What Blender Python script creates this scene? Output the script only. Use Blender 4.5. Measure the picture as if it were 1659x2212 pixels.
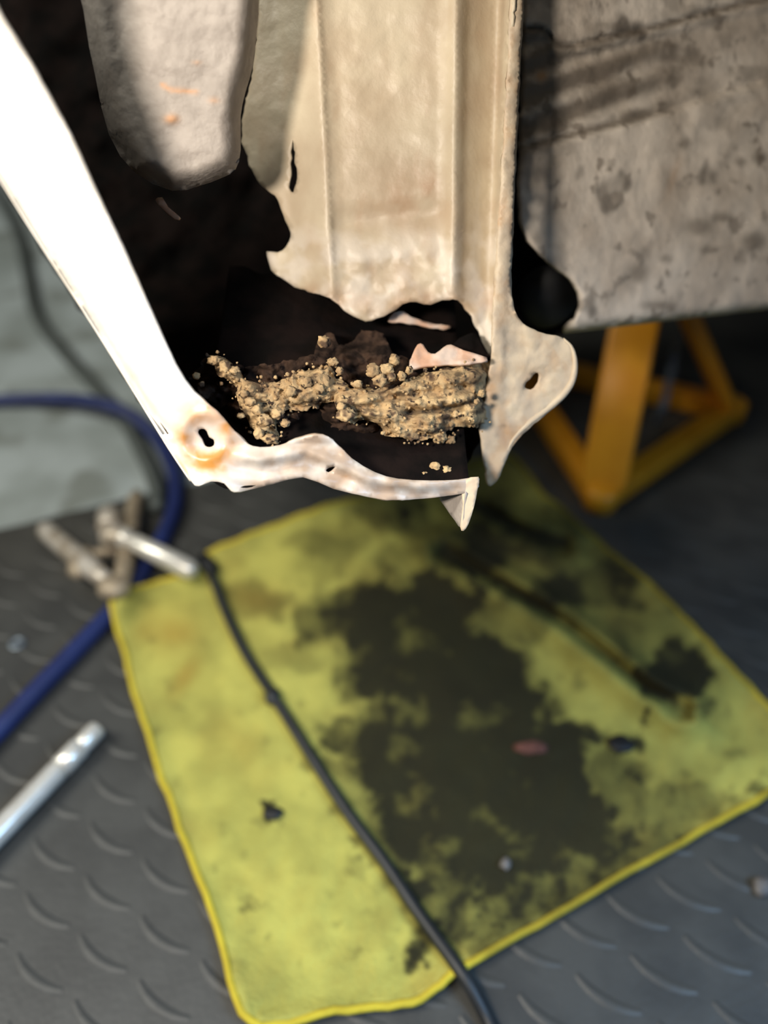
import bpy, bmesh, math, random
from mathutils import Vector, Matrix, noise, geometry, kdtree

# ------------------------------------------------------------------ camera
scene = bpy.context.scene
for o in list(bpy.data.objects):
    bpy.data.objects.remove(o)
C = scene.collection
IW, IH, F = 1659.0, 2212.0, 1662.0
PITCH = math.radians(42.0)
CAM = Vector((0, 0, 0.5))
cd = bpy.data.cameras.new('camera')
cam = bpy.data.objects.new('camera', cd)
C.objects.link(cam)
cam.location = CAM
cam.rotation_euler = (math.pi / 2 - PITCH, 0, 0)
cd.sensor_fit = 'VERTICAL'
cd.sensor_height = 36.0
cd.sensor_width = 36.0 * IW / IH
cd.lens = F / IH * 36.0
cd.clip_start = 0.01
cd.dof.use_dof = True
cd.dof.focus_distance = 0.325
cd.dof.aperture_fstop = 2.9
scene.camera = cam

# ------------------------------------------------------------------ light
scene.view_settings.view_transform = 'Standard'
scene.view_settings.look = 'None'
scene.view_settings.exposure = 0.0
scene.view_settings.gamma = 1.0
scene.view_settings.use_curve_mapping = False
world = bpy.data.worlds.new('garage_ambient')
scene.world = world
world.use_nodes = True
bg = world.node_tree.nodes['Background']
bg.inputs[0].default_value = (0.80, 0.90, 1.0, 1)
bg.inputs[1].default_value = 0.035


def area(name, loc, target, sx, sy, power, col, shape='RECTANGLE'):
    l = bpy.data.lights.new(name, 'AREA')
    l.shape = shape
    l.size = sx
    l.size_y = sy
    l.energy = power
    l.color = col
    o = bpy.data.objects.new(name, l)
    C.objects.link(o)
    o.location = loc
    o.rotation_euler = (Vector(target) - Vector(loc)).to_track_quat('-Z', 'Y').to_euler()
    return o


# hand-held inspection lamp left of the camera
area('inspection_lamp', (-0.185, 0.0, 0.56), (0.02, 0.34, 0.36), 0.06, 0.06, 2.4, (1.0, 0.89, 0.77), 'DISK')
# garage ceiling tube, behind and left
area('ceiling_tube', (-1.5, 0.1, 2.1), (-0.1, 0.2, 0), 0.3, 1.4, 46, (1.0, 0.97, 0.86))
# daylight of the high garage window on the right
area('window_daylight', (1.15, -0.4, 1.4), (0.3, 0.05, 0), 0.7, 0.6, 38, (0.36, 0.63, 1.0))


# ------------------------------------------------------------------ helpers
cp, sp = math.cos(PITCH), math.sin(PITCH)


def ray(x, y):
    u = (x - IW / 2) / F
    v = (IH / 2 - y) / F
    return Vector((u, cp + v * sp, -sp + v * cp))


def P(x, y, t):
    return CAM + ray(x, y) * t


def G(x, y, z=0.0):
    d = ray(x, y)
    return CAM + d * ((z - CAM.z) / d.z)


def gt(x, y, z=0.0):
    return (z - CAM.z) / ray(x, y).z


def proj(p):
    r = Vector(p) - CAM
    dep = r.y * cp - r.z * sp
    return IW / 2 + F * r.x / dep, IH / 2 - F * (r.y * sp + r.z * cp) / dep


def lerp_pts(pts, x):
    if x <= pts[0][0]:
        return pts[0][1]
    for a, b in zip(pts, pts[1:]):
        if x <= b[0]:
            return a[1] + (b[1] - a[1]) * (x - a[0]) / (b[0] - a[0])
    return pts[-1][1]


def sstep(a, b, x):
    k = min(1, max(0, (x - a) / (b - a)))
    return k * k * (3 - 2 * k)


def fbm(x, y, z=0.0, o=4):
    return noise.fractal((x, y, z), 0.9, 2.1, o)


def catmull(pts, n, closed=False):
    pts = [Vector(p) for p in pts]
    out = []
    m = len(pts)
    segs = m if closed else m - 1
    for i in range(segs):
        if closed:
            p0, p1, p2, p3 = pts[i - 1], pts[i], pts[(i + 1) % m], pts[(i + 2) % m]
        else:
            p1, p2 = pts[i], pts[i + 1]
            p0 = pts[i - 1] if i else p1 * 2 - p2
            p3 = pts[i + 2] if i + 2 < m else p2 * 2 - p1
        for k in range(n):
            s = k / n
            out.append(0.5 * ((2 * p1) + (p2 - p0) * s + (2 * p0 - 5 * p1 + 4 * p2 - p3) * s * s
                              + (3 * p1 - p0 - 3 * p2 + p3) * s ** 3))
    if not closed:
        out.append(pts[-1])
    return out


def inside(poly, x, y):
    c = False
    j = len(poly) - 1
    for i in range(len(poly)):
        xi, yi = poly[i][0], poly[i][1]
        xj, yj = poly[j][0], poly[j][1]
        if (yi > y) != (yj > y) and x < (xj - xi) * (y - yi) / (yj - yi) + xi:
            c = not c
        j = i
    return c


def edge_dist(poly, x, y):
    best = 1e9
    j = len(poly) - 1
    for i in range(len(poly)):
        ax, ay = poly[j][0], poly[j][1]
        bx, by = poly[i][0], poly[i][1]
        dx, dy = bx - ax, by - ay
        L = dx * dx + dy * dy
        k = 0 if L == 0 else max(0, min(1, ((x - ax) * dx + (y - ay) * dy) / L))
        d = (x - ax - k * dx) ** 2 + (y - ay - k * dy) ** 2
        if d < best:
            best = d
        j = i
    return math.sqrt(best)


def line_dist(pts, x, y):
    best = 1e9
    for (ax, ay), (bx, by) in zip(pts, pts[1:]):
        dx, dy = bx - ax, by - ay
        k = max(0, min(1, ((x - ax) * dx + (y - ay) * dy) / (dx * dx + dy * dy)))
        best = min(best, (x - ax - k * dx) ** 2 + (y - ay - k * dy) ** 2)
    return math.sqrt(best)


def link(name, me, mat, parent=None, smooth=True):
    o = bpy.data.objects.new(name, me)
    C.objects.link(o)
    if mat:
        me.materials.append(mat)
    if smooth:
        for p in me.polygons:
            p.use_smooth = True
    if parent:
        o.parent = parent
        o.matrix_parent_inverse = Matrix.Translation(parent.location).inverted()
    return o


def thing(name, loc, label, cat, group=None):
    o = bpy.data.objects.new(name, None)
    C.objects.link(o)
    o.empty_display_size = 0.02
    o.location = loc
    o['label'] = label
    o['category'] = cat
    if group:
        o['group'] = group
    return o


def tag(o, label, cat, group=None):
    o['label'] = label
    o['category'] = cat
    if group:
        o['group'] = group
    return o


def solid(o, th, offset=-1.0, bevel=0.0):
    m = o.modifiers.new('thickness', 'SOLIDIFY')
    m.thickness = th
    m.offset = offset
    m.use_even_offset = False
    return o


def sheet(name, outline, depth, mat, parent=None, holes=(), sp_=10, th=0.0012, attrs=None, ragged=0.0, sm=3, extrude=0.0):
    """A panel cut to an outline, with its own distance at every point; made solid by a thickness."""
    def prep(pl):
        q = [Vector((p[0], p[1], 0)) for p in pl]
        q = catmull(q, sm, True) if sm > 1 else q
        out = []
        for i, p in enumerate(q):
            n = q[(i + 1) % len(q)]
            k = max(1, int((n - p).length / sp_))
            for j in range(k):
                w = p.lerp(n, j / k)
                if ragged:
                    w.x += ragged * fbm(w.x * .04, w.y * .04, 3.3)
                    w.y += ragged * fbm(w.x * .04, w.y * .04, 8.7)
                out.append((w.x, w.y))
        return out
    outp = prep(outline)
    hp = [prep(h) for h in holes]
    verts, edges = [], []
    for loop in [outp] + hp:
        b = len(verts)
        verts += [Vector(p) for p in loop]
        edges += [(b + i, b + (i + 1) % len(loop)) for i in range(len(loop))]
    kd = kdtree.KDTree(len(verts))
    for i, v in enumerate(verts):
        kd.insert((v.x, v.y, 0), i)
    kd.balance()
    xs = [p[0] for p in outp]
    ys = [p[1] for p in outp]
    rnd = random.Random(5)
    y = min(ys)
    row = 0
    while y < max(ys):
        x = min(xs) + (sp_ / 2 if row % 2 else 0)
        while x < max(xs):
            px, py = x + rnd.uniform(-.15, .15) * sp_, y + rnd.uniform(-.15, .15) * sp_
            if kd.find((px, py, 0))[2] > sp_ * .6 and inside(outp, px, py) and not any(inside(h, px, py) for h in hp):
                verts.append(Vector((px, py)))
            x += sp_
        y += sp_ * .87
        row += 1
    vo, eo, fo, *_ = geometry.delaunay_2d_cdt(verts, edges, [], 0, 1e-4)
    faces = []
    for f in fo:
        cx = sum(vo[i].x for i in f) / len(f)
        cy = sum(vo[i].y for i in f) / len(f)
        if inside(outp, cx, cy) and not any(inside(h, cx, cy) for h in hp):
            faces.append(f)
    co = [P(v.x, v.y, depth(v.x, v.y)) for v in vo]
    fixed = []
    for f in faces:
        a, b, c = co[f[0]], co[f[1]], co[f[2]]
        if (b - a).cross(c - a).dot(CAM - a) < 0:
            f = list(reversed(f))
        fixed.append(f)
    vo = list(vo)
    if extrude:
        bk = (sum(co, Vector()) / len(co) - CAM).normalized() * extrude
        n0 = len(co)
        cnt = {}
        for f in fixed:
            for i in range(len(f)):
                cnt[(f[i], f[(i + 1) % len(f)])] = 1
        rim = [e for e in cnt if (e[1], e[0]) not in cnt]
        co += [p + bk for p in co]
        vo += vo
        fixed += [[n0 + i for i in reversed(f)] for f in fixed] + [[a, n0 + a, n0 + b, b] for a, b in rim]
    me = bpy.data.meshes.new(name)
    me.from_pydata(co, [], fixed)
    for an, fn in (attrs or {}).items():
        at = me.attributes.new(an, 'FLOAT', 'POINT')
        at.data.foreach_set('value', [fn(v.x, v.y) for v in vo])
    bm = bmesh.new()
    bm.from_mesh(me)
    bmesh.ops.delete(bm, geom=[v for v in bm.verts if not v.link_faces], context='VERTS')
    bm.to_mesh(me)
    bm.free()
    o = link(name, me, mat, parent)
    if th and not extrude:
        solid(o, th)
    return o


def grid_mesh(name, rows, mat, parent=None, th=0.0):
    nr, nc = len(rows), len(rows[0])
    co = [p for r in rows for p in r]
    fa = [(i * nc + j, i * nc + j + 1, (i + 1) * nc + j + 1, (i + 1) * nc + j) for i in range(nr - 1) for j in range(nc - 1)]
    me = bpy.data.meshes.new(name)
    me.from_pydata(co, [], fa)
    o = link(name, me, mat, parent)
    if th:
        solid(o, th, 0)
    return o


def tube_mesh(name, pts, radii, seg=12, caps=True):
    pts = [Vector(p) for p in pts]
    n = len(pts)
    if not isinstance(radii, (list, tuple)):
        radii = [radii] * n
    co, fa = [], []
    up = None
    for i, p in enumerate(pts):
        d = (pts[min(i + 1, n - 1)] - pts[max(i - 1, 0)])
        if d.length < 1e-9:
            d = Vector((0, 0, 1))
        d.normalize()
        if up is None:
            up = Vector((0, 0, 1)) if abs(d.z) < .9 else Vector((1, 0, 0))
        s = d.cross(up).normalized()
        up = s.cross(d).normalized()
        for k in range(seg):
            a = 2 * math.pi * k / seg
            co.append(p + (s * math.cos(a) + up * math.sin(a)) * radii[i])
    for i in range(n - 1):
        for k in range(seg):
            fa.append((i * seg + k, i * seg + (k + 1) % seg, (i + 1) * seg + (k + 1) % seg, (i + 1) * seg + k))
    if caps:
        fa.append(tuple(reversed(range(seg))))
        fa.append(tuple((n - 1) * seg + k for k in range(seg)))
    me = bpy.data.meshes.new(name)
    me.from_pydata(co, [], fa)
    bm = bmesh.new()
    bm.from_mesh(me)
    bmesh.ops.recalc_face_normals(bm, faces=bm.faces)
    bm.to_mesh(me)
    bm.free()
    return me


def tube(name, pts, radii, mat, parent=None, seg=12):
    return link(name, tube_mesh(name, pts, radii, seg), mat, parent)


def rod(name, a, b, prof, mat, parent=None, seg=20):
    """turned bar from a to b; prof = [(fraction, radius)...]"""
    a, b = Vector(a), Vector(b)
    return tube(name, [a.lerp(b, f) for f, r in prof], [r for f, r in prof], mat, parent, seg)


def beam_mesh(name, a, b, w, h, side, bev=0.002):
    """box section bar from a to b, width w along 'side', depth h across it"""
    a, b = Vector(a), Vector(b)
    d = (b - a).normalized()
    s = Vector(side)
    s = (s - d * s.dot(d)).normalized()
    u = d.cross(s).normalized()
    bm = bmesh.new()
    vs = []
    for p in (a, b):
        for i, j in ((-1, -1), (1, -1), (1, 1), (-1, 1)):
            vs.append(bm.verts.new(p + s * (i * w / 2) + u * (j * h / 2)))
    for f in ((0, 1, 2, 3), (7, 6, 5, 4), (0, 4, 5, 1), (1, 5, 6, 2), (2, 6, 7, 3), (3, 7, 4, 0)):
        bm.faces.new([vs[i] for i in f])
    bmesh.ops.recalc_face_normals(bm, faces=bm.faces)
    if bev:
        bmesh.ops.bevel(bm, geom=list(bm.edges), offset=bev, segments=3, affect='EDGES', profile=.5)
    me = bpy.data.meshes.new(name)
    bm.to_mesh(me)
    bm.free()
    return me


def beam(name, a, b, w, h, side, mat, parent=None, bev=0.002):
    return link(name, beam_mesh(name, a, b, w, h, side, bev), mat, parent)


def lump(name, p, r, mat, parent, seed, squash=(1, 1, 1), amp=.35, sub=2):
    bm = bmesh.new()
    bmesh.ops.create_icosphere(bm, subdivisions=sub, radius=1)
    for v in bm.verts:
        k = 1 + amp * noise.fractal(v.co * 2.1 + Vector((seed * 7.1, 0, 0)), .8, 2, 3)
        v.co = Vector((v.co.x * squash[0], v.co.y * squash[1], v.co.z * squash[2])) * (k * r)
    me = bpy.data.meshes.new(name)
    bm.to_mesh(me)
    bm.free()
    for v in me.vertices:
        v.co = v.co + Vector(p)
    return link(name, me, mat, parent)


# ------------------------------------------------------------------ materials
def lin(c):
    return tuple((v / 12.92 if v <= .04045 else ((v + .055) / 1.055) ** 2.4) for v in [k / 255 for k in c]) + (1,)


def material(name, c1, c2=None, scale=30, rough=.6, metal=0.0, bump=0.0, bscale=200, attr=None, ramp=(.35, .65),
             spots=None, detail=5, spec=.5, coat=0, stretch=None, transl=None):
    """c1/c2 mixed by noise; attr = [(attribute, colour)...]; spots = (colour, scale, threshold)"""
    m = bpy.data.materials.new(name)
    m.use_nodes = True
    nt = m.node_tree
    N = nt.nodes
    L = nt.links
    b = N['Principled BSDF']
    b.inputs['Roughness'].default_value = rough
    b.inputs['Metallic'].default_value = metal
    b.inputs['Specular IOR Level'].default_value = spec
    b.inputs['Coat Weight'].default_value = coat
    tc = N.new('ShaderNodeTexCoord')
    vec = tc.outputs['Object']
    if stretch:
        mp = N.new('ShaderNodeMapping')
        mp.inputs['Scale'].default_value = stretch
        L.new(vec, mp.inputs['Vector'])
        vec = mp.outputs[0]

    def nz(s, d=detail, dist=0.0):
        n = N.new('ShaderNodeTexNoise')
        n.inputs['Scale'].default_value = s
        n.inputs['Detail'].default_value = d
        n.inputs['Distortion'].default_value = dist
        L.new(vec, n.inputs['Vector'])
        return n.outputs['Fac']

    def mix(fac, a, bb):
        x = N.new('ShaderNodeMix')
        x.data_type = 'RGBA'
        for sock, v in ((x.inputs[0], fac), (x.inputs[6], a), (x.inputs[7], bb)):
            if isinstance(v, (tuple, float, int)):
                sock.default_value = v
            else:
                L.new(v, sock)
        return x.outputs[2]

    def rng(src, lo, hi):
        r = N.new('ShaderNodeMapRange')
        r.interpolation_type = 'SMOOTHSTEP'
        r.inputs['From Min'].default_value = lo
        r.inputs['From Max'].default_value = hi
        L.new(src, r.inputs['Value'])
        return r.outputs[0]
    col = c1
    if c2:
        col = mix(rng(nz(scale), *ramp), c1, c2)
    if spots:
        for sc, ss, th in spots:
            col = mix(rng(nz(ss, 2), th, th + .12), col, sc)
    for an, ac in (attr or []):
        a = N.new('ShaderNodeAttribute')
        a.attribute_name = an
        col = mix(a.outputs['Fac'], col, ac)
    if isinstance(col, tuple):
        b.inputs['Base Color'].default_value = col
    else:
        L.new(col, b.inputs['Base Color'])
    if bump:
        bp = N.new('ShaderNodeBump')
        bp.inputs['Strength'].default_value = bump
        bp.inputs['Distance'].default_value = .002
        L.new(nz(bscale, 6), bp.inputs['Height'])
        L.new(bp.outputs[0], b.inputs['Normal'])
    return m


RUST = lin((176, 116, 58))
M = {}
M['concrete'] = material('concrete', lin((158, 168, 170)), lin((132, 141, 140)), 9, .85, bump=.3, bscale=90,
                         spots=[(lin((120, 127, 124)), 14, .56)])
M['rubber'] = material('rubber', lin((66, 66, 63)), lin((54, 54, 52)), 22, .5, bump=.12, bscale=260)
M['white_paint'] = material('white_paint', lin((240, 238, 232)), lin((228, 224, 214)), 60, .35, bump=.06, bscale=150,
                            attr=[('rust', lin((196, 134, 62))), ('grime', lin((160, 134, 110)))])
M['primer'] = material('primer', lin((202, 189, 164)), lin((186, 169, 144)), 40, .46, bump=.25, bscale=170, ramp=(.3, .7),
                       attr=[('chalk', lin((214, 204, 188))), ('rust', lin((168, 130, 98)))])
M['tab_paint'] = material('tab_paint', lin((206, 190, 164)), lin((188, 172, 150)), 70, .55, bump=.25, bscale=240,
                          attr=[('rust', lin((178, 136, 92)))])
M['grey_steel'] = material('grey_steel', lin((166, 158, 150)), lin((150, 142, 134)), 90, .6, bump=.3, bscale=330,
                           attr=[('rust', lin((200, 140, 80)))])
M['underseal'] = material('underseal', lin((220, 210, 196)), lin((192, 180, 165)), 28, .62, bump=.5, bscale=120, detail=7,
                          spots=[(lin((134, 126, 116)), 40, .57), (lin((158, 148, 136)), 100, .58)],
                          attr=[('dirt', lin((96, 86, 74))), ('rust', lin((190, 140, 84)))])
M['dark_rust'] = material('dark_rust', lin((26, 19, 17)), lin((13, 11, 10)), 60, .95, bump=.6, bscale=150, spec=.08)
M['crust'] = material('crust', lin((198, 170, 126)), lin((150, 122, 88)), 110, .95, bump=.8, bscale=240, ramp=(.38, .7),
                      spots=[(lin((96, 76, 58)), 150, .56), (lin((58, 44, 34)), 320, .58)], attr=[('dark', lin((40, 30, 24)))])
M['flake'] = material('rust_flake', lin((214, 194, 178)), lin((202, 160, 132)), 90, .85, bump=.4, bscale=200)
M['black_rubber'] = material('black_rubber', lin((15, 17, 21)), lin((11, 12, 15)), 60, .6, bump=.1, bscale=200)
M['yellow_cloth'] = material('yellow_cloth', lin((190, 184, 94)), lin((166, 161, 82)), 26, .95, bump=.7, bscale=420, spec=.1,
                             attr=[('brown', lin((158, 122, 52))), ('stain_fold_shade', lin((34, 33, 28))), ('red', lin((128, 70, 54)))])
M['yellow_hem'] = material('yellow_hem', lin((208, 188, 62)), lin((196, 174, 58)), 60, .9, bump=.5, bscale=500, spec=.1,
                           attr=[('stain_fold_shade', lin((90, 84, 36)))])
M['stand_paint'] = material('stand_paint', lin((240, 164, 36)), lin((226, 150, 30)), 30, .4, bump=.05, bscale=120)
M['chrome'] = material('chrome', lin((236, 234, 226)), lin((222, 218, 208)), 60, .3, .45, bump=.03, bscale=200)
M['dull_steel'] = material('dull_steel', lin((214, 208, 198)), lin((168, 156, 138)), 60, .42, .4, bump=.1, bscale=200)
M['brown_steel'] = material('brown_steel', lin((168, 154, 132)), lin((138, 124, 104)), 60, .5, .3, bump=.2, bscale=200)
M['blue_hose'] = material('blue_hose', lin((30, 44, 96)), lin((24, 36, 84)), 40, .5)
M['grey_cable'] = material('grey_cable', lin((78, 84, 82)), lin((70, 76, 74)), 60, .6)
M['black_cable'] = material('black_cable', lin((38, 40, 42)), lin((30, 32, 34)), 60, .5)
M['zinc'] = material('zinc', lin((150, 162, 172)), lin((120, 130, 140)), 160, .4, .8)
M['chip'] = material('chip', lin((112, 108, 105)), lin((84, 80, 77)), 160, .6)
M['red_flake'] = material('red_flake', lin((112, 70, 58)), lin((86, 54, 46)), 160, .9)
M['shell'] = material('shell_paint', lin((180, 176, 168)), lin((168, 164, 156)), 30, .5)

# ------------------------------------------------------------------ floor and mat
MATZ = 0.0
me = bpy.data.meshes.new('floor')
bm = bmesh.new()
bmesh.ops.create_grid(bm, x_segments=8, y_segments=8, size=4)
bm.to_mesh(me)
bm.free()
for v in me.vertices:
    v.co.z = -0.006
floor = link('floor', me, M['concrete'])
floor['kind'] = 'structure'
floor['label'] = 'pale grey stained concrete floor beyond the mat edge'

# the mat: its far edge runs from lower left up to the right under the car
e0, e1 = G(0, 1143), G(400, 1047)
ed = (e1 - e0).normalized()
en = Vector((-ed.y, ed.x, 0))
mat_t = thing('rubber_mat', (0.2, 0.4, -0.006), 'black rubber floor mat with raised curved ridges under everything', 'mat')
far = []
for i in range(141):
    s = -0.6 + i * 0.02
    w = .004 * noise.noise((s * 14, 0, 2)) + .002 * noise.noise((s * 60, 3, 2))
    q = e0 + ed * s + en * w
    if q.x < -.04:
        far.append(q)
far += [Vector((.0, 2.6, 0)), Vector((2.6, 2.6, 0))]
bm = bmesh.new()
top = [bm.verts.new((p.x, p.y, 0)) for p in far]
cor = [bm.verts.new((2.6, -1.2, 0)), bm.verts.new((far[0].x, -1.2, 0))]
f = bm.faces.new(top + cor)
f.normal_update()
if f.normal.z < 0:
    f.normal_flip()
r = bmesh.ops.extrude_face_region(bm, geom=[f])
for v in [g for g in r['geom'] if isinstance(g, bmesh.types.BMVert)]:
    v.co.z = -0.0055
bmesh.ops.recalc_face_normals(bm, faces=bm.faces)
me = bpy.data.meshes.new('mat_sheet')
bm.to_mesh(me)
bm.free()
link('mat_sheet', me, M['rubber'], mat_t, smooth=False)

CLOTH = [(243, 1292), (330, 1262), (432, 1232), (448, 1196), (560, 1150), (700, 1096), (870, 1058), (1085, 985), (1180, 1072),
         (1290, 1168), (1420, 1278), (1530, 1390), (1659, 1528), (1766, 1646), (1659, 1714), (1430, 1842), (1200, 1975),
         (1004, 2088), (972, 2108), (890, 2164), (720, 2184), (540, 2207), (470, 2000), (390, 1790), (318, 1580), (272, 1420)]


def ridge_mesh():
    n = 9
    co, fa = [], []
    R_, w, h = 0.042, 0.0034, 0.0009
    for i in range(n):
        a = math.radians(-90 + (i / (n - 1) - .5) * 54)
        tap = .35 + .65 * math.sin(math.pi * (.08 + .84 * i / (n - 1)))
        c = Vector((R_ * math.cos(a), R_ * math.sin(a) + R_, 0))
        rad = Vector((math.cos(a), math.sin(a), 0))
        for k, (o_, z) in enumerate(((-1, -.0003), (-.55, .8), (0, 1), (.55, .8), (1, -.0003))):
            co.append(c + rad * (o_ * w * tap) + Vector((0, 0, z * h * (tap if z > 0 else 1))))
    for i in range(n - 1):
        for k in range(4):
            fa.append((i * 5 + k, i * 5 + k + 1, (i + 1) * 5 + k + 1, (i + 1) * 5 + k))
    me = bpy.data.meshes.new('ridge')
    me.from_pydata(co, [], fa)
    bm = bmesh.new()
    bm.from_mesh(me)
    bmesh.ops.recalc_face_normals(bm, faces=bm.faces)
    if sum(f.normal.z for f in bm.faces) < 0:
        bmesh.ops.reverse_faces(bm, faces=bm.faces)
    bm.to_mesh(me)
    bm.free()
    return me


rm = ridge_mesh()
rm.materials.append(M['rubber'])
for p in rm.polygons:
    p.use_smooth = True
o0 = G(1590, 1905)
va = G(1483, 1942) - o0
vb = G(1545, 2075) - o0
dirv = G(1640, 1930) - G(1540, 1880)
ang = math.atan2(dirv.y, dirv.x)
seen, rest = [], []
for i in range(-30, 45):
    for j in range(-26, 14):
        q = o0 + va * i + vb * j
        if (q.x < .02 and (q - e0).dot(en) > -0.03) or not (-0.75 < q.x < 1.3 and -.25 < q.y < 1.5):
            continue
        x, y = proj(q)
        if -40 < x < 1700 and 1100 < y < 2260 and not (inside(CLOTH, x, y) and edge_dist(CLOTH, x, y) > 70):
            seen.append(q)
        else:
            rest.append(q)
seen.sort(key=lambda q: (q - CAM).length)
rest += seen[290:]
for q in seen[:290]:
    o = bpy.data.objects.new('ridge', rm)
    C.objects.link(o)
    o.parent = mat_t
    o.matrix_parent_inverse = Matrix.Translation(mat_t.location).inverted()
    o.location = (q.x, q.y, MATZ)
    o.rotation_euler.z = ang
co, fa = [], []
rot = Matrix.Rotation(ang, 3, 'Z')
for q in rest:
    b = len(co)
    co += [rot @ v.co + Vector((q.x, q.y, MATZ)) for v in rm.vertices]
    fa += [[b + k for k in p.vertices] for p in rm.polygons]
me = bpy.data.meshes.new('ridge_field')
me.from_pydata(co, [], fa)
rf = link('ridge_field', me, M['rubber'], mat_t)
rf['kind'] = 'stuff'

# ------------------------------------------------------------------ the car body
car = thing('car_body', (0.05, 0.40, 0.28), 'rotten lower corner of a pale car body raised above the mat', 'car')

# --- outer flange: white strip at left running down into the curled lower lip
HOLE1 = (442, 942)


def t_outer(x, y):
    t = .305 - max(0, 960 - y) * .0000855 + max(0, x - 450) * .000030
    d = math.hypot(x - HOLE1[0], y - HOLE1[1])
    t += .0022 * math.exp(-(d / 34) ** 4) - .0012 * math.exp(-((d - 50) / 14) ** 2)   # dished hole with raised rim
    # pressed lines along the lip
    if x > 470 and y > 900:
        yc = lerp_pts([(470, 985), (560, 1005), (660, 985), (720, 1010), (800, 1048), (900, 1060), (1030, 1050)], x)
        k = sstep(480, 540, x) * sstep(1020, 940, x)
        t += k * (.0018 * math.tanh((y - yc) / 9) + .0006 * math.sin((y - yc) / 7.0))
        t += k * .0008 * fbm(x * .02, y * .02)
    # rolled edges of the strip
    if y < 940:
        xl = lerp_pts([(-420, -380), (385, 0), (1045, 432)], y)
        t += .006 * math.exp(-max(0, (x - xl)) / 9.0)
    t += .0006 * fbm(x * .01, y * .01)
    return t


def rust_outer(x, y):
    d = math.hypot((x - 446) * 1.0, (y - 945) * .95)
    n = fbm(x * .03, y * .03)
    r = .62 * math.exp(-((d - 52) / (24)) ** 2) + .28 * sstep(110, 40, d)
    r += .55 * math.exp(-((x - 440) / 60) ** 2 - ((y - 1010) / 26) ** 2)
    r += .35 * sstep(.15, .6, fbm(x * .018, y * .035, 4)) * sstep(500, 620, x)
    r += .45 * math.exp(-((x - 745) / 26) ** 2 - ((y - 1035) / 18) ** 2)
    return max(0, min(1, r * (.8 + .5 * n)))


def grime_outer(x, y):
    g = sstep(440, 640, x) * (.68 + .55 * fbm(x * .02, y * .03, 9))
    g += .5 * math.exp(-((x - 555) / 60) ** 2 - ((y - 1050) / 14) ** 2)
    return max(0, min(.85, g))


outer = [(-250, -300), (-150, -300), (-60, -90), (0, 32), (60, 130), (150, 290), (210, 420), (270, 545), (330, 680), (380, 788),
         (420, 848), (470, 888), (507, 932), (532, 957), (562, 966), (605, 961), (660, 944), (698, 939), (720, 952), (760, 990),
         (810, 1020), (860, 1034), (930, 1038), (990, 1036), (1032, 1030), (1034, 1042), (1027, 1060), (960, 1072), (870, 1080), (800, 1074),
         (720, 1056), (655, 1031), (590, 1046), (520, 1062), (500, 1060), (484, 1044), (455, 1040), (428, 1050), (412, 1038),
         (368, 972), (300, 862), (200, 700), (100, 545), (0, 385), (-130, 170)]
hole1 = [(430, 928), (440, 926), (447, 932), (452, 944), (462, 950), (462, 962), (452, 966), (442, 962), (436, 950), (428, 938)]
hole2 = [(704, 1016), (712, 1010), (724, 1008), (720, 1014), (710, 1020)]
of = sheet('outer_flange', outer, t_outer, M['white_paint'], car, [hole1, hole2], 7, .0014,
           {'rust': rust_outer, 'grime': grime_outer}, sm=2)

# outer skin folding back from the left edge of the strip
edge = [(-250, -300), (-130, 170), (0, 385), (100, 545), (200, 700), (300, 862), (368, 972), (412, 1038)]
el = catmull([Vector((x, y, t_outer(x, y) + .001)) for x, y in edge], 5)
rows = []
for k in range(8):
    w = k / 7
    rows.append([P(v.x + 40 * w, v.y - 10 * w, v.z + .17 * w) for v in el])
grid_mesh('outer_skin', rows, M['white_paint'], car, .001)
rows = [[p + Vector((.0022, .0015, .0006)) for p in r_] for r_ in rows]
grid_mesh('skin_lining', rows, M['dark_rust'], car, .001)  # dark layer added so the inside of the skin reads as shaded
# sill underside going back from the lower lip
ll = catmull([Vector((x, y, t_outer(x, y) + .0012)) for x, y in
              [(412, 1038), (455, 1038), (500, 1056), (590, 1043), (655, 1028), (720, 1052), (800, 1070), (870, 1076), (950, 1068), (1015, 1056)]], 4)
rows = []
for k in range(6):
    w = k / 5
    rows.append([P(v.x, v.y, v.z) + Vector((0.0, .13 * w, .030 * w ** 1.5)) for v in ll])
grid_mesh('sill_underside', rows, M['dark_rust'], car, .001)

# hanging torn corner at the end of the lip
sheet('torn_corner', [(998, 1042), (1034, 1030), (1031, 1060), (1024, 1095), (1012, 1132), (1001, 1147), (994, 1138), (1000, 1090)],
      lambda x, y: .3215 + (y - 1040) * .00002 - (x - 1000) * .00002, M['tab_paint'], car, sp_=6, th=.0015, sm=2,
      attrs={'rust': lambda x, y: .1})
sheet('corner_return', [(948, 1066), (1002, 1050), (1003, 1090), (997, 1140), (982, 1124), (962, 1096)],
      lambda x, y: .3225 + (1002 - x) * .00030, M['grey_steel'], car, sp_=7, th=.0012, sm=2, attrs={'rust': lambda x, y: 0})  # grey colour stands in for shade on this face of the corner


# --- central pillar panel with its rotted bottom edge
def t_panel_plane(x, y):
    return .360 - (690 - y) * (.035 / 690)


PROF = [(-.75, .024), (-.45, .015), (-.30, .012), (-.16, .006), (-.05, .0008), (0, -.0014), (.04, .0010), (.12, .0022), (.5, .003), (.88, .0022),
        (.95, .0006), (1.0, -.0026), (1.05, .0000), (1.1, .005), (1.22, .0105), (1.31, .0135), (1.36, .006), (1.41, -.003), (1.6, -.003)]


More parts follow.
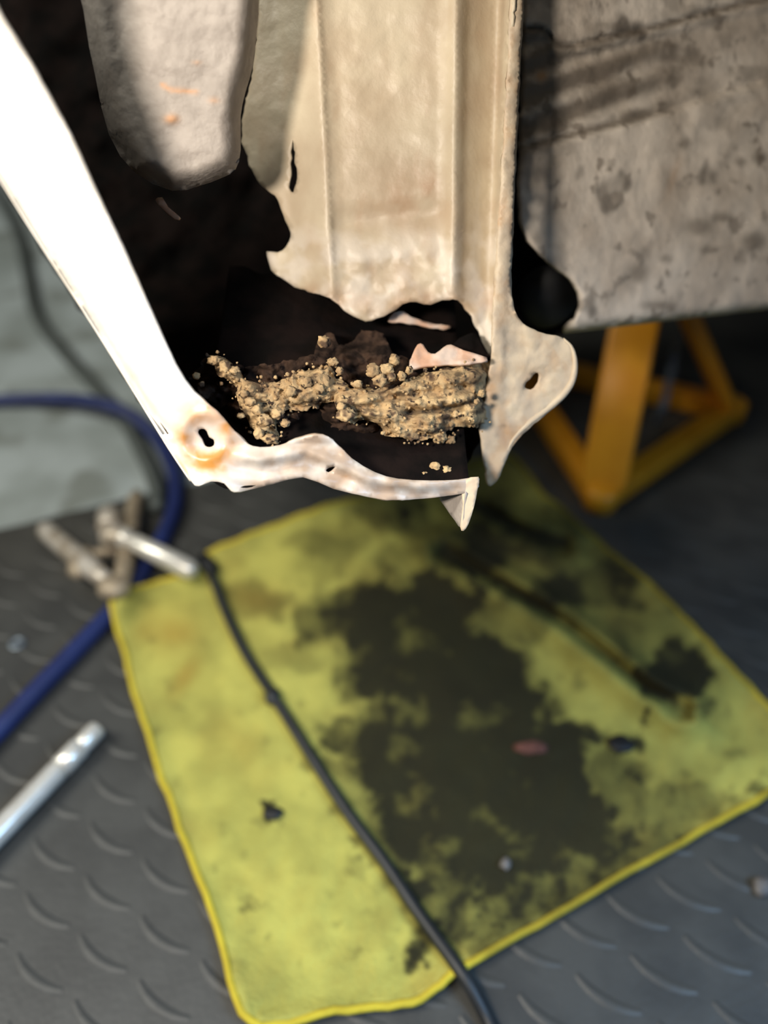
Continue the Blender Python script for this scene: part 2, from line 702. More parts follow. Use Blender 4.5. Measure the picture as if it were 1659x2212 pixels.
def t_panel(x, y):
    xl, xr = 684 + .055 * y, 984 - .012 * y
    s = (x - xl) / (xr - xl)
    k = sstep(760, 520, y) * .85 + .15        # pressings fade out towards the bottom
    t = t_panel_plane(x, y) + lerp_pts(PROF, s) * (k if s > 0 else 1)
    t += .0007 * fbm(x * .012, y * .012, 1)
    t += .0016 * sstep(470, 600, y) * fbm(x * .02, y * .025, 6)
    t += .0025 * math.exp(-((y - 470 + .12 * (x - 850)) / 30) ** 2) * sstep(690, 740, x) * sstep(1000, 930, x)
    return t


def chalk(x, y):
    return max(0, min(.9, sstep(440, 560, y) * sstep(.0, .5, fbm(x * .016, y * .016, 2) + .25) * .9))


def rust_panel(x, y):
    r = .55 * math.exp(-((y - 440) / 60) ** 2 - ((x - 870) / 90) ** 2) + .5 * math.exp(-((y - 655) / 30) ** 2)
    r += .25 * sstep(.2, .7, fbm(x * .02, y * .006, 5))
    return max(0, min(.8, r * (.7 + .8 * fbm(x * .02, y * .02, 7))))


panel = [(560, -300), (1112, -300), (1108, 0), (1098, 200), (1086, 400), (1078, 560), (1072, 680), (1066, 760), (1060, 772),
         (1040, 735), (1022, 695), (1000, 662), (980, 645), (955, 650), (930, 656), (900, 652), (870, 656), (842, 674), (815, 690),
         (790, 694), (765, 684), (742, 668), (715, 648), (690, 636), (655, 626), (622, 612), (596, 592), (580, 568), (574, 545),
         (598, 544), (618, 534), (628, 512), (620, 490), (610, 466), (602, 440), (594, 424), (576, 408), (550, 378), (530, 330), (522, 270),
         (545, 150), (556, 0)]
slit = [(629, 296), (636, 330), (641, 375), (640, 408), (632, 416), (624, 408), (628, 380), (628, 340)]
sheet('pillar_panel', panel, t_panel, M['primer'], car, [slit], 9, .0012, {'chalk': chalk, 'rust': rust_panel}, ragged=5, sm=2)


# --- seam flange and mounting tab at the right of the panel
def t_tab(x, y):
    t = .3335 + (y - 300) * .0000300 + max(0, y - 700) * .0000100 + (x - 1080) * .00002
    d = math.hypot(x - 1150, y - 825)
    t += .0010 * math.exp(-(d / 26) ** 4)
    # raised seam along the flange
    xf = lerp_pts([(-300, 1128), (0, 1112), (560, 1086), (780, 1072), (1040, 1060)], y)
    t -= .0018 * math.exp(-((x - xf) / 17) ** 4) * sstep(980, 700, y)
    t += .0009 * fbm(x * .03, y * .03, 3)
    return t


def rust_tab(x, y):
    r = .35 * sstep(0, .6, fbm(x * .03, y * .02, 12)) + .5 * math.exp(-((x - 1062) / 16) ** 2 - ((y - 850) / 60) ** 2)
    r += .6 * math.exp(-((x - 1110) / 26) ** 2 - ((y - 945) / 26) ** 2) + .55 * sstep(960, 1040, y)
    r += .35 * math.exp(-((x - 1150) / 24) ** 2 - ((y - 825) / 26) ** 2)
    r += .3 * sstep(.1, .5, fbm(x * .05, y * .012, 14)) * sstep(700, 500, y)
    return max(0, min(.9, r))


tab = [(1112, -300), (1146, -300), (1132, 0), (1126, 120), (1120, 260), (1112, 420), (1106, 560), (1105, 630), (1112, 670), (1130, 698),
       (1162, 717), (1200, 724), (1222, 735), (1240, 756), (1248, 790), (1242, 826), (1222, 858), (1186, 890), (1150, 918), (1118, 950),
       (1096, 985), (1080, 1028), (1066, 1047), (1054, 1048), (1046, 1010), (1040, 960), (1036, 930), (1044, 880), (1052, 830),
       (1060, 780), (1062, 740), (1062, 690), (1070, 560), (1082, 380), (1096, 150), (1102, 0)]
hole3 = [(1134, 838), (1136, 826), (1146, 818), (1152, 808), (1162, 806), (1164, 818), (1158, 830), (1146, 842)]
sheet('mounting_tab', tab, t_tab, M['tab_paint'], car, [hole3], 7, .0016, {'rust': rust_tab}, ragged=2, sm=2)
# rolled rim of the tab
rimp = [(1222, 735), (1240, 756), (1247, 790), (1241, 826), (1221, 857), (1185, 889), (1149, 917), (1117, 949), (1098, 982)]
rp = catmull([P(x - 5, y - 4, t_tab(x, y) + .0002) for x, y in rimp], 5)
tube('tab_rim', rp, [.0004 + .0013 * math.sin(math.pi * i / (len(rp) - 1)) for i in range(len(rp))], M['tab_paint'], car, 8)

# --- rounded inner reinforcement at upper left
block = [(150, -300), (566, -300), (560, 0), (556, 60), (547, 140), (530, 200), (520, 250), (520, 325), (509, 366), (480, 384), (430, 402),
         (372, 412), (290, 372), (235, 290), (205, 160), (180, 20)]


def t_block(x, y):
    d = edge_dist(block, x, y) if y > -280 else 60
    t = .297 + (y - 200) * .00007 + .012 * max(0, 1 - d / 45) ** 2
    t += .004 * sstep(330, 250, x + .0 * y) + .0006 * fbm(x * .02, y * .02, 1)
    t -= .0015 * math.exp(-((x - 370) / 12) ** 2 - ((y - 257) / 9) ** 2)
    return t


def rust_block(x, y):
    r = .8 * math.exp(-((x - 370) / 14) ** 2 - ((y - 257) / 9) ** 2)
    d = line_dist([(350, 183), (368, 194), (425, 199)], x, y)
    r += .6 * math.exp(-(d / 5) ** 2) + .4 * math.exp(-((x - 425) / 9) ** 2 - ((y - 136) / 4) ** 2)
    r += .4 * math.exp(-((x - 462) / 12) ** 2 - ((y - 217) / 6) ** 2)
    return min(1, r)


sheet('inner_reinforcement', block, t_block, M['grey_steel'], car, (), 8, .0015, {'rust': rust_block}, sm=2, extrude=.006)

# --- dark inside of the sill, behind everything
back = [(-300, -300), (700, -300), (690, 100), (700, 400), (760, 600), (900, 600), (1062, 640), (1058, 860), (1040, 930), (1015, 985),
        (990, 1030), (860, 1050), (700, 1020), (560, 1000), (400, 990), (200, 700), (0, 380)]


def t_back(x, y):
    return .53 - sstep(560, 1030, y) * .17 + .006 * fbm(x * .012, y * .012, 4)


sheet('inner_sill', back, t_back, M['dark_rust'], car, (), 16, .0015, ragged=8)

# --- corroded crust across the bottom of the cavity
crust = [(448, 772), (470, 768), (500, 790), (520, 812), (560, 826), (600, 822), (640, 806), (690, 792), (712, 790), (730, 818),
         (770, 834), (812, 842), (850, 836), (890, 818), (940, 800), (1000, 790), (1066, 780), (1062, 860), (1050, 920), (1010, 922),
         (968, 928), (940, 944), (900, 952), (860, 946), (820, 926), (786, 906), (766, 914), (744, 914), (728, 890), (718, 866),
         (690, 876), (650, 886), (622, 884), (606, 900), (592, 916), (600, 944), (576, 956), (552, 944), (540, 916), (524, 890),
         (516, 862), (512, 836), (488, 818), (462, 800)]


def t_crust(x, y):
    t = .318 + max(0, x - 500) * .000034
    d = edge_dist(crust, x, y)
    t += .007 * max(0, 1 - d / 26) ** 2
    t += .0055 * fbm(x * .02, y * .034, 5, 3) + .0022 * fbm(x * .06, y * .08, 2, 3) + .0007 * fbm(x * .2, y * .2, 2, 2)
    # long crevice on the right
    yc = lerp_pts([(870, 892), (930, 888), (980, 880), (1040, 862)], x)
    t += .006 * math.exp(-((y - yc) / 6) ** 2) * sstep(860, 890, x)
    yc = lerp_pts([(780, 880), (840, 862), (900, 850), (1040, 836)], x)
    t += .003 * math.exp(-((y - yc) / 9) ** 2)
    t += .004 * sstep(810, 790, y) * sstep(860, 900, x) + .016 * sstep(1018, 1064, x)
    return t


def dark_crust(x, y):
    yc = lerp_pts([(870, 892), (930, 888), (980, 880), (1040, 862)], x)
    r = .8 * math.exp(-((y - yc) / 5) ** 2) * sstep(860, 890, x)
    r += .8 * sstep(.25, .7, fbm(x * .035, y * .05, 15))
    return max(0, min(.9, r))


M['brown_crust'] = material('brown_crust', lin((70, 54, 44)), lin((34, 26, 22)), 120, .95, bump=.9, bscale=200, spec=.1)
brown_o = [(408, 806), (424, 796), (446, 770), (520, 790), (600, 786), (680, 764), (690, 724), (716, 722), (740, 752), (780, 716), (826, 722), (846, 760), (884, 772),
           (900, 812), (960, 900), (1000, 934), (990, 990), (1000, 1024), (940, 1034), (880, 1026), (800, 1000), (740, 960), (700, 920), (640, 912), (610, 950),
           (560, 964), (520, 940), (480, 886), (436, 850)]
sheet('brown_scale', brown_o, lambda x, y: .332 + max(0, x - 500) * .000036 + .008 * fbm(x * .02, y * .03, 52, 3) + .003 * fbm(x * .07, y * .08, 53, 3)
      + .018 * sstep(780, 720, y) + .012 * sstep(940, 980, y), M['brown_crust'], car, (), 5, ragged=10, sm=2, extrude=.008)
cr = sheet('rust_crust', crust, t_crust, M['crust'], car, (), 4, .004, {'dark': dark_crust}, ragged=9, sm=2, extrude=.012)
cr['label'] = 'tan crumbling rust crust'

# loose rust lumps clinging to the crust and the cavity
LUMPS = [(462, 778, 13, .316), (486, 792, 15, .316), (505, 800, 12, .317), (424, 812, 10, .312), (436, 830, 8, .312), (700, 738, 14, .328),
         (718, 782, 12, .326), (734, 802, 11, .326), (806, 800, 20, .326), (834, 798, 18, .328), (820, 822, 17, .326), (852, 778, 14, .332),
         (845, 815, 12, .327), (868, 812, 12, .329), (884, 800, 11, .330), (772, 830, 12, .327), (540, 868, 14, .315), (556, 886, 13, .315),
         (528, 850, 11, .315), (600, 894, 14, .316), (572, 908, 16, .315), (560, 936, 15, .315), (584, 948, 17, .314), (616, 914, 10, .318),
         (748, 896, 20, .322), (738, 880, 12, .322), (520, 898, 9, .317), (660, 826, 14, .322), (628, 846, 15, .320), (690, 840, 13, .322),
         (1010, 880, 10, .337), (1030, 868, 9, .337), (985, 892, 9, .336), (1040, 850, 9, .338), (940, 1010, 14, .334), (965, 1020, 15, .333),
         (915, 1028, 12, .332), (985, 1022, 11, .333), (950, 945, 16, .340), (972, 950, 14, .342), (900, 975, 18, .350), (868, 990, 16, .352),
         (930, 985, 16, .348), (780, 760, 22, .36), (800, 740, 16, .37), (905, 1000, 13, .345), (560, 705, 12, .42), (575, 715, 10, .42)]
for i, (x, y, r_, t) in enumerate(LUMPS):
    rr = random.Random(i)
    m_ = M['crust'] if not (860 < x < 940 and 960 < y < 1005) and t < .345 else M['dark_rust']
    lump('rust_lump', P(x, y, t), r_ * t / F * .85, m_, car, i, (rr.uniform(.8, 1.25), rr.uniform(.7, 1.1), rr.uniform(.7, 1.1)), .42, 3)

co, fa = [], []
rr = random.Random(77)
for i in range(480):
    x, y = rr.uniform(430, 1060), rr.uniform(760, 965)
    d_ = edge_dist(crust, x, y)
    ins = inside(crust, x, y)
    if (not ins and d_ > 14) or (ins and d_ > 40 and rr.random() < .6):
        continue
    t = t_crust(x, y) if ins else .322 + max(0, x - 500) * .000034
    r_ = rr.uniform(1.8, 5.5) * t / F
    c_ = P(x, y, t)
    bm = bmesh.new()
    bmesh.ops.create_icosphere(bm, subdivisions=1, radius=r_)
    b = len(co)
    for v in bm.verts:
        co.append(c_ + v.co * rr.uniform(.6, 1.3))
    fa += [[b + v.index for v in f.verts] for f in bm.faces]
    bm.free()
me = bpy.data.meshes.new('rust_crumbs')
me.from_pydata(co, [], fa)
rc = link('rust_crumbs', me, M['crust'], car)
rc['kind'] = 'stuff'

# torn slivers of steel
sheet('steel_sliver', [(884, 796), (890, 768), (902, 744), (914, 744), (924, 760), (940, 764), (958, 750), (974, 744), (1000, 756), (1052, 772),
                       (1040, 782), (980, 786), (910, 790)], lambda x, y: .344 + (y - 745) * -.00012 + .0015 * fbm(x * .03, y * .03),
      M['flake'], car, sp_=6, th=.0015, sm=2)
sheet('steel_sliver', [(838, 694), (852, 676), (872, 672), (888, 684), (940, 700), (975, 704), (960, 712), (900, 700), (860, 696)],
      lambda x, y: .372 + .002 * fbm(x * .03, y * .03), M['flake'], car, sp_=6, th=.0015, sm=2)
sheet('steel_sliver', [(980, 742), (1010, 722), (1030, 722), (1052, 760), (1058, 772), (1020, 762)],
      lambda x, y: .356 + .002 * fbm(x * .03, y * .03), M['dark_rust'], car, sp_=6, th=.0015, sm=2)
sheet('steel_sliver', [(335, 432), (350, 426), (362, 446), (388, 468), (376, 472), (350, 450)],
      lambda x, y: .335, M['flake'], car, sp_=6, th=.002, sm=2)  # pale colour stands in for a faint glint

# --- underbody panel at right
def y1(x):
    return lerp_pts([(1120, 62), (1172, 62), (1188, 74), (1204, 98), (1240, 100), (1300, 84), (1420, 58), (1560, 20), (1700, -10)], x)


def y2(x):
    return lerp_pts([(1110, 326), (1200, 300), (1300, 276), (1440, 240), (1560, 200), (1750, 150)], x)


def t_under(x, y):
    t = .400 - (700 - y) * .000062 + (x - 1215) * .00011
    a, b = y1(x), y2(x)
    t += .0035 * math.exp(-((y - a) / 6) ** 2) - .0012 * math.exp(-((y - a - 14) / 9) ** 2)
    t += .0030 * sstep(b + 8, b - 8, y) * sstep(a, a + 30, y) + .002 * math.exp(-((y - b) / 7) ** 2)
    if a < y < b:
        t += .0009 * math.sin((y - b) / 9.5) * sstep(1560, 1350, x)
    t += .010 * max(0, 1 - (lerp_pts([(1100, 728), (1215, 718), (1659, 666), (2500, 570)], x) - y) / 22) ** 2
    t += .0010 * fbm(x * .02, y * .02, 3)
    return t


def dirt(x, y):  # darker along seams and ribs, upper part and left side, plus spots
    a, b = y1(x), y2(x)
    r = 0.0
    if a - 20 < y < b + 20:
        r = sstep(a, a + 30, y) * sstep(b + 14, b - 10, y) * sstep(1560, 1330, x) * (.55 + .4 * math.sin((y - b) / 11 + .01 * x))
    r += .8 * math.exp(-((y - a) / 7) ** 2) + .7 * math.exp(-((y - b) / 5) ** 2) * sstep(1480, 1300, x)
    r += .4 * sstep(-.1, .4, fbm(x * .012, y * .02, 21)) * sstep(420, 150, y)
    r += .35 * sstep(1330, 1150, x) * (.6 + fbm(x * .03, y * .03))
    for cx, cy, rx, ry in ((1508, 490, 32, 20), (1630, 520, 30, 20), (1560, 470, 26, 12), (1420, 660, 40, 12), (1640, 340, 18, 16),
                           (1480, 310, 15, 12), (1530, 540, 18, 10), (1380, 590, 22, 22), (1440, 560, 14, 10), (1600, 350, 14, 10)):
        r += .6 * math.exp(-(((x - cx) / rx) ** 2 + ((y - cy) / ry) ** 2) ** 2)
    return max(0, min(.85, r))


sheet('underbody_panel', [(1152, -300), (2500, -300), (2500, 572), (1800, 650), (1659, 668), (1400, 698), (1270, 714), (1218, 720), (1240, 698), (1256, 662), (1254, 630), (1236, 602), (1204, 578), (1170, 552), (1142, 520), (1128, 480), (1124, 400), (1130, 200), (1138, 0)],
      t_under, M['underseal'], car, (), 9, .003,
      {'dirt': dirt, 'rust': lambda x, y: min(1, .8 * math.exp(-((x - 1170) / 12) ** 2 - ((y - 165) / 12) ** 2)
                                              + .3 * math.exp(-((x - 1455 + .3 * (y - 380)) / 8) ** 2 - ((y - 380) / 40) ** 2))}, sm=1)
# dark recess behind the underbody edge, with a rubber bung in it
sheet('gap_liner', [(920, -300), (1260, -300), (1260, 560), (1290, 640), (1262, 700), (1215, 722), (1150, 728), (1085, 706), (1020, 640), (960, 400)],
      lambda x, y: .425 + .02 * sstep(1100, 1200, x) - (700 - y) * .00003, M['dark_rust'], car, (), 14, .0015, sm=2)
bu = P(1182, 642, .424)
bm = bmesh.new()
bmesh.ops.create_uvsphere(bm, u_segments=24, v_segments=14, radius=1)
for v in bm.verts:
    v.co = Vector((v.co.x * .0175, v.co.y * .009, v.co.z * .0185)) + bu
me = bpy.data.meshes.new('rubber_bung')
bm.to_mesh(me)
bm.free()
link('rubber_bung', me, M['black_rubber'], car)

# --- floor pan running back under the car, the unseen body above the frame, and an added light blocker
u0 = P(1218, 719, t_under(1218, 719) + .004)
u1 = P(1800, 650, t_under(1800, 650) + .004)
rows = []
for k in range(9):
    w = k / 8
    rows.append([u0.lerp(u1, s / 6) + Vector((.1 * w, 1.5 * w, .01 + .0 * w)) for s in range(1, 16)])
grid_mesh('floor_pan', rows, M['underseal'], car, .003)
beam('body_shell', (0.62, .30, .66), (0.55, 1.9, .66), 1.55, .08, (1, 0, 0), M['shell'], car, .02)
beam('light_blocker', (0.725, .02, .68), (0.725, .40, .66), 1.25, .06, (1, 0, 0), M['shell'], car, .02)  # unseen slab added to keep light off the mat and cavity

# ------------------------------------------------------------------ axle stand
A, B, D = G(1292, 1098), G(1578, 902), G(1098, 800)
cen = (A + B + D) / 3
hz = 0.0
d = ray(1410, 585)
apex = CAM + d * (cen.y / d.y)
apex = Vector((apex.x - .008, cen.y, apex.z))
stand = thing('axle_stand', (cen.x, cen.y, 0), 'yellow steel axle stand with a triangular base under the car', 'axle stand')
zb = .0125
for a, b in ((A, B), (B, D), (D, A)):
    beam('base_bar', Vector((a.x, a.y, zb)), Vector((b.x, b.y, zb)), .023, .023, (0, 0, 1), M['stand_paint'], stand, .003)
for a in (A, B, D):
    out = Vector((a.x - cen.x, a.y - cen.y, 0)).normalized()
    tang = Vector((-out.y, out.x, 0))
    lo = Vector((a.x, a.y, .018)) - out * .010
    hi = apex + out * .024
    l = beam('leg', lo, hi, .044 if a is A else .034, .016, tang, M['stand_paint'], stand, .004)
    rod('corner_joint', Vector((a.x, a.y, .0006)) - out * .004, Vector((a.x, a.y, .025)) - out * .004,
        [(0, .014), (.06, .0165), (.85, .0165), (.96, .013), (1, .004)], M['stand_paint'], stand, 20)
top_z = apex.z
beam('collar', apex + Vector((0, 0, -.03)), apex + Vector((0, 0, .02)), .05, .05, (1, 0, 0), M['stand_paint'], stand, .004)
beam('post', apex + Vector((0, 0, -.06)), apex + Vector((0, 0, .045)), .026, .026, (1, 0, 0), M['stand_paint'], stand, .003)
beam('saddle', apex + Vector((-.03, 0, .049)), apex + Vector((.03, 0, .049)), .03, .008, (0, 1, 0), M['stand_paint'], stand, .002)
# chain with locking pin hanging inside the stand
c0 = Vector((apex.x + .02, cen.y - .01, apex.z - .02))
pt = [P(1468, 690, gt(1455, 900) * .93), P(1450, 800, gt(1455, 900) * .93), P(1436, 868, gt(1455, 900) * .93)]
ch = catmull(pt, 8)
co, fa = [], []
chm = None
for i in range(len(ch) - 1):
    a, b = ch[i], ch[i + 1]
    dd = (b - a).normalized()
    s = dd.cross(Vector((0, 1, 0))).normalized() if i % 2 else dd.cross(Vector((1, 0, 0))).normalized()
    L_ = (b - a).length * .75
    loop = []
    for k in range(12):
        an = 2 * math.pi * k / 12
        loop.append((a + b) / 2 + dd * (L_ * math.cos(an)) + s * (.0038 * math.sin(an)))
    m2 = tube_mesh('chain_link', loop + [loop[0]], .0013, 6, False)
    link('chain_link', m2, M['zinc'], stand)
rod('locking_pin', ch[-1], ch[-1] + Vector((-.004, 0, -.03)), [(0, .003), (.05, .0045), (.9, .0045), (1, .002)], M['zinc'], stand, 12)

# ------------------------------------------------------------------ yellow cloth
CR1 = [(960, 1190), (1050, 1240), (1150, 1298), (1230, 1350), (1310, 1412), (1400, 1486), (1476, 1528)]
CR2 = [(1020, 1085), (1080, 1118), (1140, 1148), (1215, 1172)]


def side(pts, x, y):
    (ax, ay), (bx, by) = pts[0], pts[-1]
    return ((bx - ax) * (y - ay) - (by - ay) * (x - ax)) / math.hypot(bx - ax, by - ay)


def h_cloth(x, y):
    h = .0035 + .0030 * (fbm(x * .004, y * .004, 2, 3) + .3) + .0007 * fbm(x * .02, y * .02, 5, 3)
    for cr_, amp in ((CR1, .026), (CR2, .020)):
        d = line_dist(cr_, x, y)
        if d < 150:
            e = math.hypot(x - cr_[-1][0], y - cr_[-1][1])
            e2 = math.hypot(x - cr_[0][0], y - cr_[0][1])
            w_ = 62 if side(cr_, x, y) > 0 else 34
            en_ = sstep(0, 70, min(e, e2) + d * .4)
            h += amp * math.exp(-(d / w_) ** 2) * en_
            h -= amp * 1.1 * math.exp(-(d / 15) ** 2) * en_
    # soft folds
    h += .004 * math.exp(-(line_dist([(440, 1230), (560, 1450), (780, 1800), (960, 2060)], x, y) / 60) ** 2) * 0.4
    h += .016 * math.exp(-(math.hypot(x - 258, y - 1300) / 42) ** 2)
    ed_ = edge_dist(CLOTH, x, y)
    h += .003 * math.exp(-(ed_ / 25) ** 2) * (1 + noise.noise((x * .008, y * .008, 7)))
    return max(.0026, h)


BL = [(1150, 1900, 220, 110, .78), (1060, 2005, 120, 60, .7), (1380, 1810, 130, 60, .5), (1240, 1180, 190, 110, .42), (1050, 1040, 110, 60, .45), (1350, 1330, 120, 60, .35), (1120, 1330, 90, 50, .4), (1480, 1740, 110, 40, .4),
      (860, 1330, 190, 90, 1), (700, 1360, 60, 40, .7), (760, 1290, 70, 40, .8), (940, 1450, 190, 110, 1), (1010, 1540, 170, 120, 1), (930, 1620, 170, 140, 1),
      (1070, 1680, 190, 140, 1), (1010, 1800, 190, 130, .95), (1160, 1790, 170, 110, .9), (960, 1950, 80, 110, .85), (1080, 1950, 100, 60, .6),
      (1280, 1850, 110, 90, .7), (1180, 1900, 90, 70, .7), (860, 1110, 110, 40, .6), (1010, 1190, 150, 60, .65), (1180, 1180, 160, 50, .55),
      (1270, 1270, 130, 60, .7), (1400, 1370, 80, 40, .35), (1470, 1450, 90, 50, .8), (1225, 1590, 85, 32, .8), (1342, 1606, 34, 24, 1),
      (1388, 1556, 14, 16, .8), (592, 1755, 22, 14, 1.3), (730, 1590, 50, 34, .8), (715, 1655, 40, 24, .5), (560, 1300, 70, 34, .4), (700, 1180, 70, 36, .35),
      (620, 1420, 60, 30, .25), (905, 2060, 40, 30, .8), (1060, 1120, 130, 50, .45), (1330, 1700, 60, 90, .5), (740, 1735, 36, 24, .5), (800, 1850, 36, 24, .6),
      (540, 1960, 40, 10, .35), (530, 1985, 16, 10, .6), (760, 1900, 30, 20, .3), (1520, 1540, 40, 24, .4), (1630, 1710, 30, 14, .6), (880, 1200, 60, 40, .5)]


def stain_fold_shade(x, y):
    wx = x + 46 * fbm(x * .010, y * .010, 1) + 14 * fbm(x * .04, y * .04, 2)
    wy = y + 46 * fbm(x * .010, y * .010, 11) + 14 * fbm(x * .04, y * .04, 12)
    s = 0
    for cx, cy, rx, ry, k in BL:
        q = ((wx - cx) / rx) ** 2 + ((wy - cy) / ry) ** 2
        if q < 4:
            s = max(s, k * (1 - sstep(.5, 1.8, q)))
    s = s * (1.05 + .3 * fbm(x * .012, y * .012, 5))
    s *= .97 + .10 * fbm(x * .03, y * .03, 37)
    s += .14 * sstep(.2, .8, fbm(x * .03, y * .03, 39)) * sstep(560, 800, x)
    s += .16 * sstep(.0, .7, fbm(x * .008, y * .008, 31)) + .30 * sstep(.45, .75, fbm(x * .02, y * .02, 33))
    s += .62 * math.exp(-(line_dist(CR1, wx * .25 + x * .75, wy * .25 + y * .75) / 13) ** 2) * (.8 + .4 * fbm(x * .015, y * .015, 61))  # shade line of the long fold painted into the cloth colour
    s += .5 * math.exp(-(line_dist(CR2, x, y) / 12) ** 2)  # shade of the short fold painted in as well
    s += .22 * sstep(950, 1200, x - .5 * (y - 1500))* (1-sstep(1500,1600,x)*.6)  # greyer overall towards the upper right
    return max(0, min(.97, s))


def brown(x, y):
    b = .5 * math.exp(-((x - 370) / 60) ** 2 - ((y - 1365) / 40) ** 2) + .6 * math.exp(-((x - 400 + .5 * (y - 1460)) / 24) ** 2 - ((y - 1460) / 44) ** 2)
    b += .5 * math.exp(-((x - 560) / 70) ** 2 - ((y - 1300) / 34) ** 2)
    b += .3 * max(0, fbm(x * .007, y * .007, 41))
    return max(0, min(.8, b))


def red(x, y):
    return .0


cz = G(870, 1620)
cloth = thing('microfiber_cloth', (cz.x, cz.y, 0), 'oil-stained yellow microfiber cloth lying creased on the black mat', 'cloth')
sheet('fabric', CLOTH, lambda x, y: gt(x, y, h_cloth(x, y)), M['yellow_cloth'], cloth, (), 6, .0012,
      {'stain_fold_shade': stain_fold_shade, 'brown': brown, 'red': red}, ragged=4, sm=2)
hp = catmull([Vector((x, y, 0)) for x, y in CLOTH], 6, True)
hv = []
for v in hp:
    x = v.x + 4 * fbm(v.x * .04, v.y * .04, 3.3)
    y = v.y + 4 * fbm(v.x * .04, v.y * .04, 8.7)
    hv.append(G(x, y, h_cloth(x, y) - .0004))
hm = tube_mesh('hem', hv + [hv[0]], .0023, 8, False)
hob = link('hem', hm, M['yellow_hem'], cloth)
hob['label'] = 'bright yellow stitched hem'
at = hm.attributes.new('stain_fold_shade', 'FLOAT', 'POINT')
vals = []
for v in hm.vertices:
    x, y = proj(v.co)
    vals.append(.7 * stain_fold_shade(x, y) + (.3 if y < 1500 and x > 700 else 0))
at.data.foreach_set('value', vals)

# ------------------------------------------------------------------ cables and hoses
# black cable across the cloth
bcp = [(438, 1214), (456, 1240), (486, 1318), (530, 1410), (588, 1500), (640, 1582), (700, 1678), (760, 1768), (830, 1862), (890, 1952), (940, 2022),
       (1000, 2106), (1052, 2200), (1096, 2290)]
pts = [G(x, y, (h_cloth(x, y) + .0008 if inside(CLOTH, x, y) else .008 if y < 2150 else .0008) + .0042) for x, y in bcp]
bct = thing('black_cable', pts[5], 'thin black cable lying diagonally across the yellow cloth', 'cable')
tube('cable_sheath', catmull(pts, 8), .0039, M['black_cable'], bct, 12)
lump('cable_clip', G(588, 1503, h_cloth(588, 1503) + .006), .0062, M['black_cable'], bct, 3, (1, 1.3, .8), .1)
rod('connector', G(436, 1206, .012), G(462, 1238, .011), [(0, .003), (.02, .0065), (.6, .0075), (.9, .0065), (1, .004)], M['black_rubber'], bct, 14)

# blue hose loop
hz_ = .0078
bh = [(-120, 885, -.006), (0, 866, -.006), (130, 862, .002), (215, 872, .0105), (262, 886, .0115), (300, 908, .008), (345, 955, 0.002), (376, 1020, .0005), (378, 1090, 0),
      (352, 1160, 0), (310, 1230, 0), (262, 1298, 0), (205, 1360, 0), (120, 1448, 0), (0, 1574, 0), (-120, 1700, 0)]
pts = [G(x, y, z + hz_) for x, y, z in bh]
tag(tube('blue_hose', catmull(pts, 8), .0075, M['blue_hose'], None, 14), 'dark blue air hose looping over the mat and concrete', 'hose')

# grey cable on the concrete
gc = [(-60, 330), (0, 430), (40, 510), (58, 590), (78, 680), (130, 752), (200, 830), (262, 900), (312, 990), (336, 1050), (340, 1100)]
pts = [G(x, y, -.006 + (.0142 if y > 1040 else .0080 if y < 985 else .0115)) for x, y in gc]
tag(tube('grey_cable', catmull(pts, 8), .0076, M['grey_cable'], None, 12), 'dark grey cable trailing over the pale concrete floor', 'cable')

# ------------------------------------------------------------------ tools
# chrome extension bar at lower left
a, b = G(-160, 1962, .011), G(214, 1570, .011)
bar = thing('extension_bar', G(80, 1715), 'bright chrome extension bar lying on the mat near the blue hose', 'tool')
rod('shaft', a, b.lerp(a, .265), [(0, .0072), (.02, .0076), (.98, .0076), (1, .007)], M['chrome'], bar)
rod('collar', b.lerp(a, .262), b.lerp(a, .125), [(0, .0066), (.04, .0079), (.94, .0079), (1, .0068)], M['chrome'], bar)
rod('tip', b.lerp(a, .13), b, [(0, .0062), (.05, .0068), (.85, .0068), (.95, .0058), (1, .003)], M['chrome'], bar)

# chrome swivel handle
a, b = G(284, 1168, .034), G(424, 1238, .021)
hd = thing('swivel_handle', G(350, 1215), 'chrome swivel-head handle resting over the cloth edge', 'tool')
rod('shaft', a, b, [(0, .0055), (.05, .0078), (.5, .0088), (.9, .0088), (.97, .007), (1, .003)], M['chrome'], hd)
j = G(262, 1160, .034)
rod('knuckle', j + (a - j) * -.3, a + (a - j) * .25, [(0, .004), (.15, .0085), (.5, .0095), (.75, .008), (.85, .005), (1, .005)], M['chrome'], hd)
rod('drive_head', G(222, 1156, .033), G(272, 1160, .034), [(0, .006), (.1, .010), (.9, .010), (1, .007)], M['dull_steel'], hd)
rod('socket', G(238, 1142, .027), G(238, 1112, .022), [(0, .010), (.06, .0115), (.5, .0115), (.94, .0115), (1, .0095)], M['dull_steel'], hd)

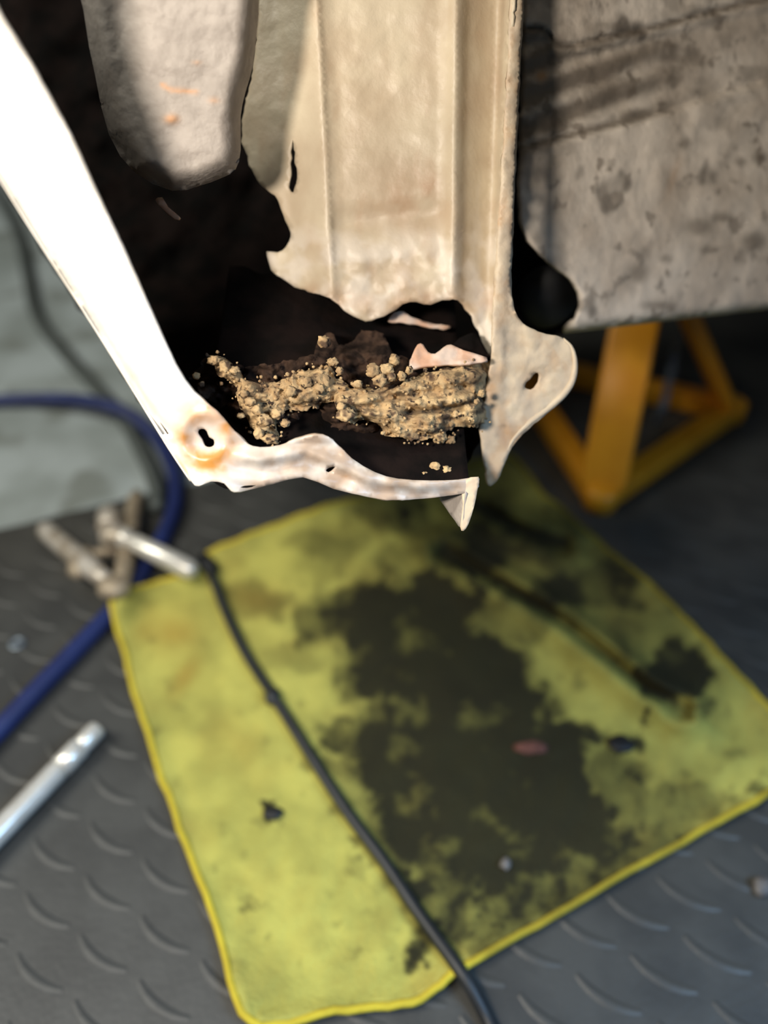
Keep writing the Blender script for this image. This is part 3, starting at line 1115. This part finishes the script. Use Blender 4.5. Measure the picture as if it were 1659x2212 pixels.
# pliers beside the cloth corner
pl = thing('pliers', G(235, 1265), 'worn steel pliers with splayed handles beside the cloth corner', 'pliers')
pv = G(246, 1268, .027)
rod('handle', G(92, 1140, .010), pv, [(0, .005), (.06, .0085), (.5, .0092), (.8, .0085), (1, .006)], M['dull_steel'], pl)
rod('handle', G(296, 1066, .010), pv + Vector((.006, 0, 0)), [(0, .005), (.08, .0078), (.5, .0085), (.85, .0075), (1, .006)], M['brown_steel'], pl)
lump('grip_sleeve', G(178, 1216, .017), .012, M['brown_steel'], pl, 8, (1.0, 1.5, .8), .08, 3)
lump('pivot', pv, .0125, M['brown_steel'], pl, 9, (1.1, 1.0, .7), .08, 3)
rod('spring_bar', G(176, 1200, .016), G(276, 1186, .016), [(0, .003), (.1, .0045), (.9, .0045), (1, .003)], M['brown_steel'], pl)
rod('jaw', pv, G(256, 1288, .027), [(0, .008), (.6, .006), (1, .003)], M['dull_steel'], pl)

# small loose things
def washer(x, y, label):
    p = G(x, y, .0006)
    bm = bmesh.new()
    n = 24
    rings = []
    for (rr, z) in ((.0026, 0), (.0026, .0014), (.0062, .0014), (.0066, .0010), (.0066, 0)):
        rings.append([bm.verts.new((p.x + rr * math.cos(2 * math.pi * k / n), p.y + rr * math.sin(2 * math.pi * k / n), p.z + z)) for k in range(n)])
    for i in range(5):
        ra, rb = rings[i], rings[(i + 1) % 5]
        for k in range(n):
            bm.faces.new((ra[k], ra[(k + 1) % n], rb[(k + 1) % n], rb[k]))
    bmesh.ops.recalc_face_normals(bm, faces=bm.faces)
    me = bpy.data.meshes.new('washer')
    bm.to_mesh(me)
    bm.free()
    return tag(link('washer', me, M['zinc'], None), label, 'washer')


washer(38, 1390, 'small grey washer on the mat left of the blue hose')
tag(lump('paint_chip', G(1650, 1915, .003), .006, M['chip'], None, 21, (1.2, 1, .5), .4), 'pale paint chip on the mat right of the cloth', 'chip')
tag(lump('paint_chip', G(1092, 1866, h_cloth(1092, 1866) + .002), .0035, M['chip'], None, 24, (1, 1.1, .5), .4),
    'pale grey chip on the dark oil-stained part of the cloth', 'chip')
tag(lump('rust_flake', G(1148, 1614, h_cloth(1148, 1614) + .002), .008, M['red_flake'], None, 27, (1.5, .7, .3), .4),
    'reddish rust flake on the dark oil-stained part of the cloth', 'flake')
tag(lump('dirt_clump', G(590, 1756, h_cloth(590, 1756) + .002), .006, M['black_rubber'], None, 31, (1.1, .8, .3), .15, 3),
    'small black dirt clump on the clean left side of the cloth', 'dirt')
tag(lump('dirt_clump', G(1342, 1606, h_cloth(1342, 1606) + .002), .008, M['black_rubber'], None, 33, (1.2, .9, .3), .15, 3),
    'black dirt clump on the pale right side of the cloth', 'dirt')
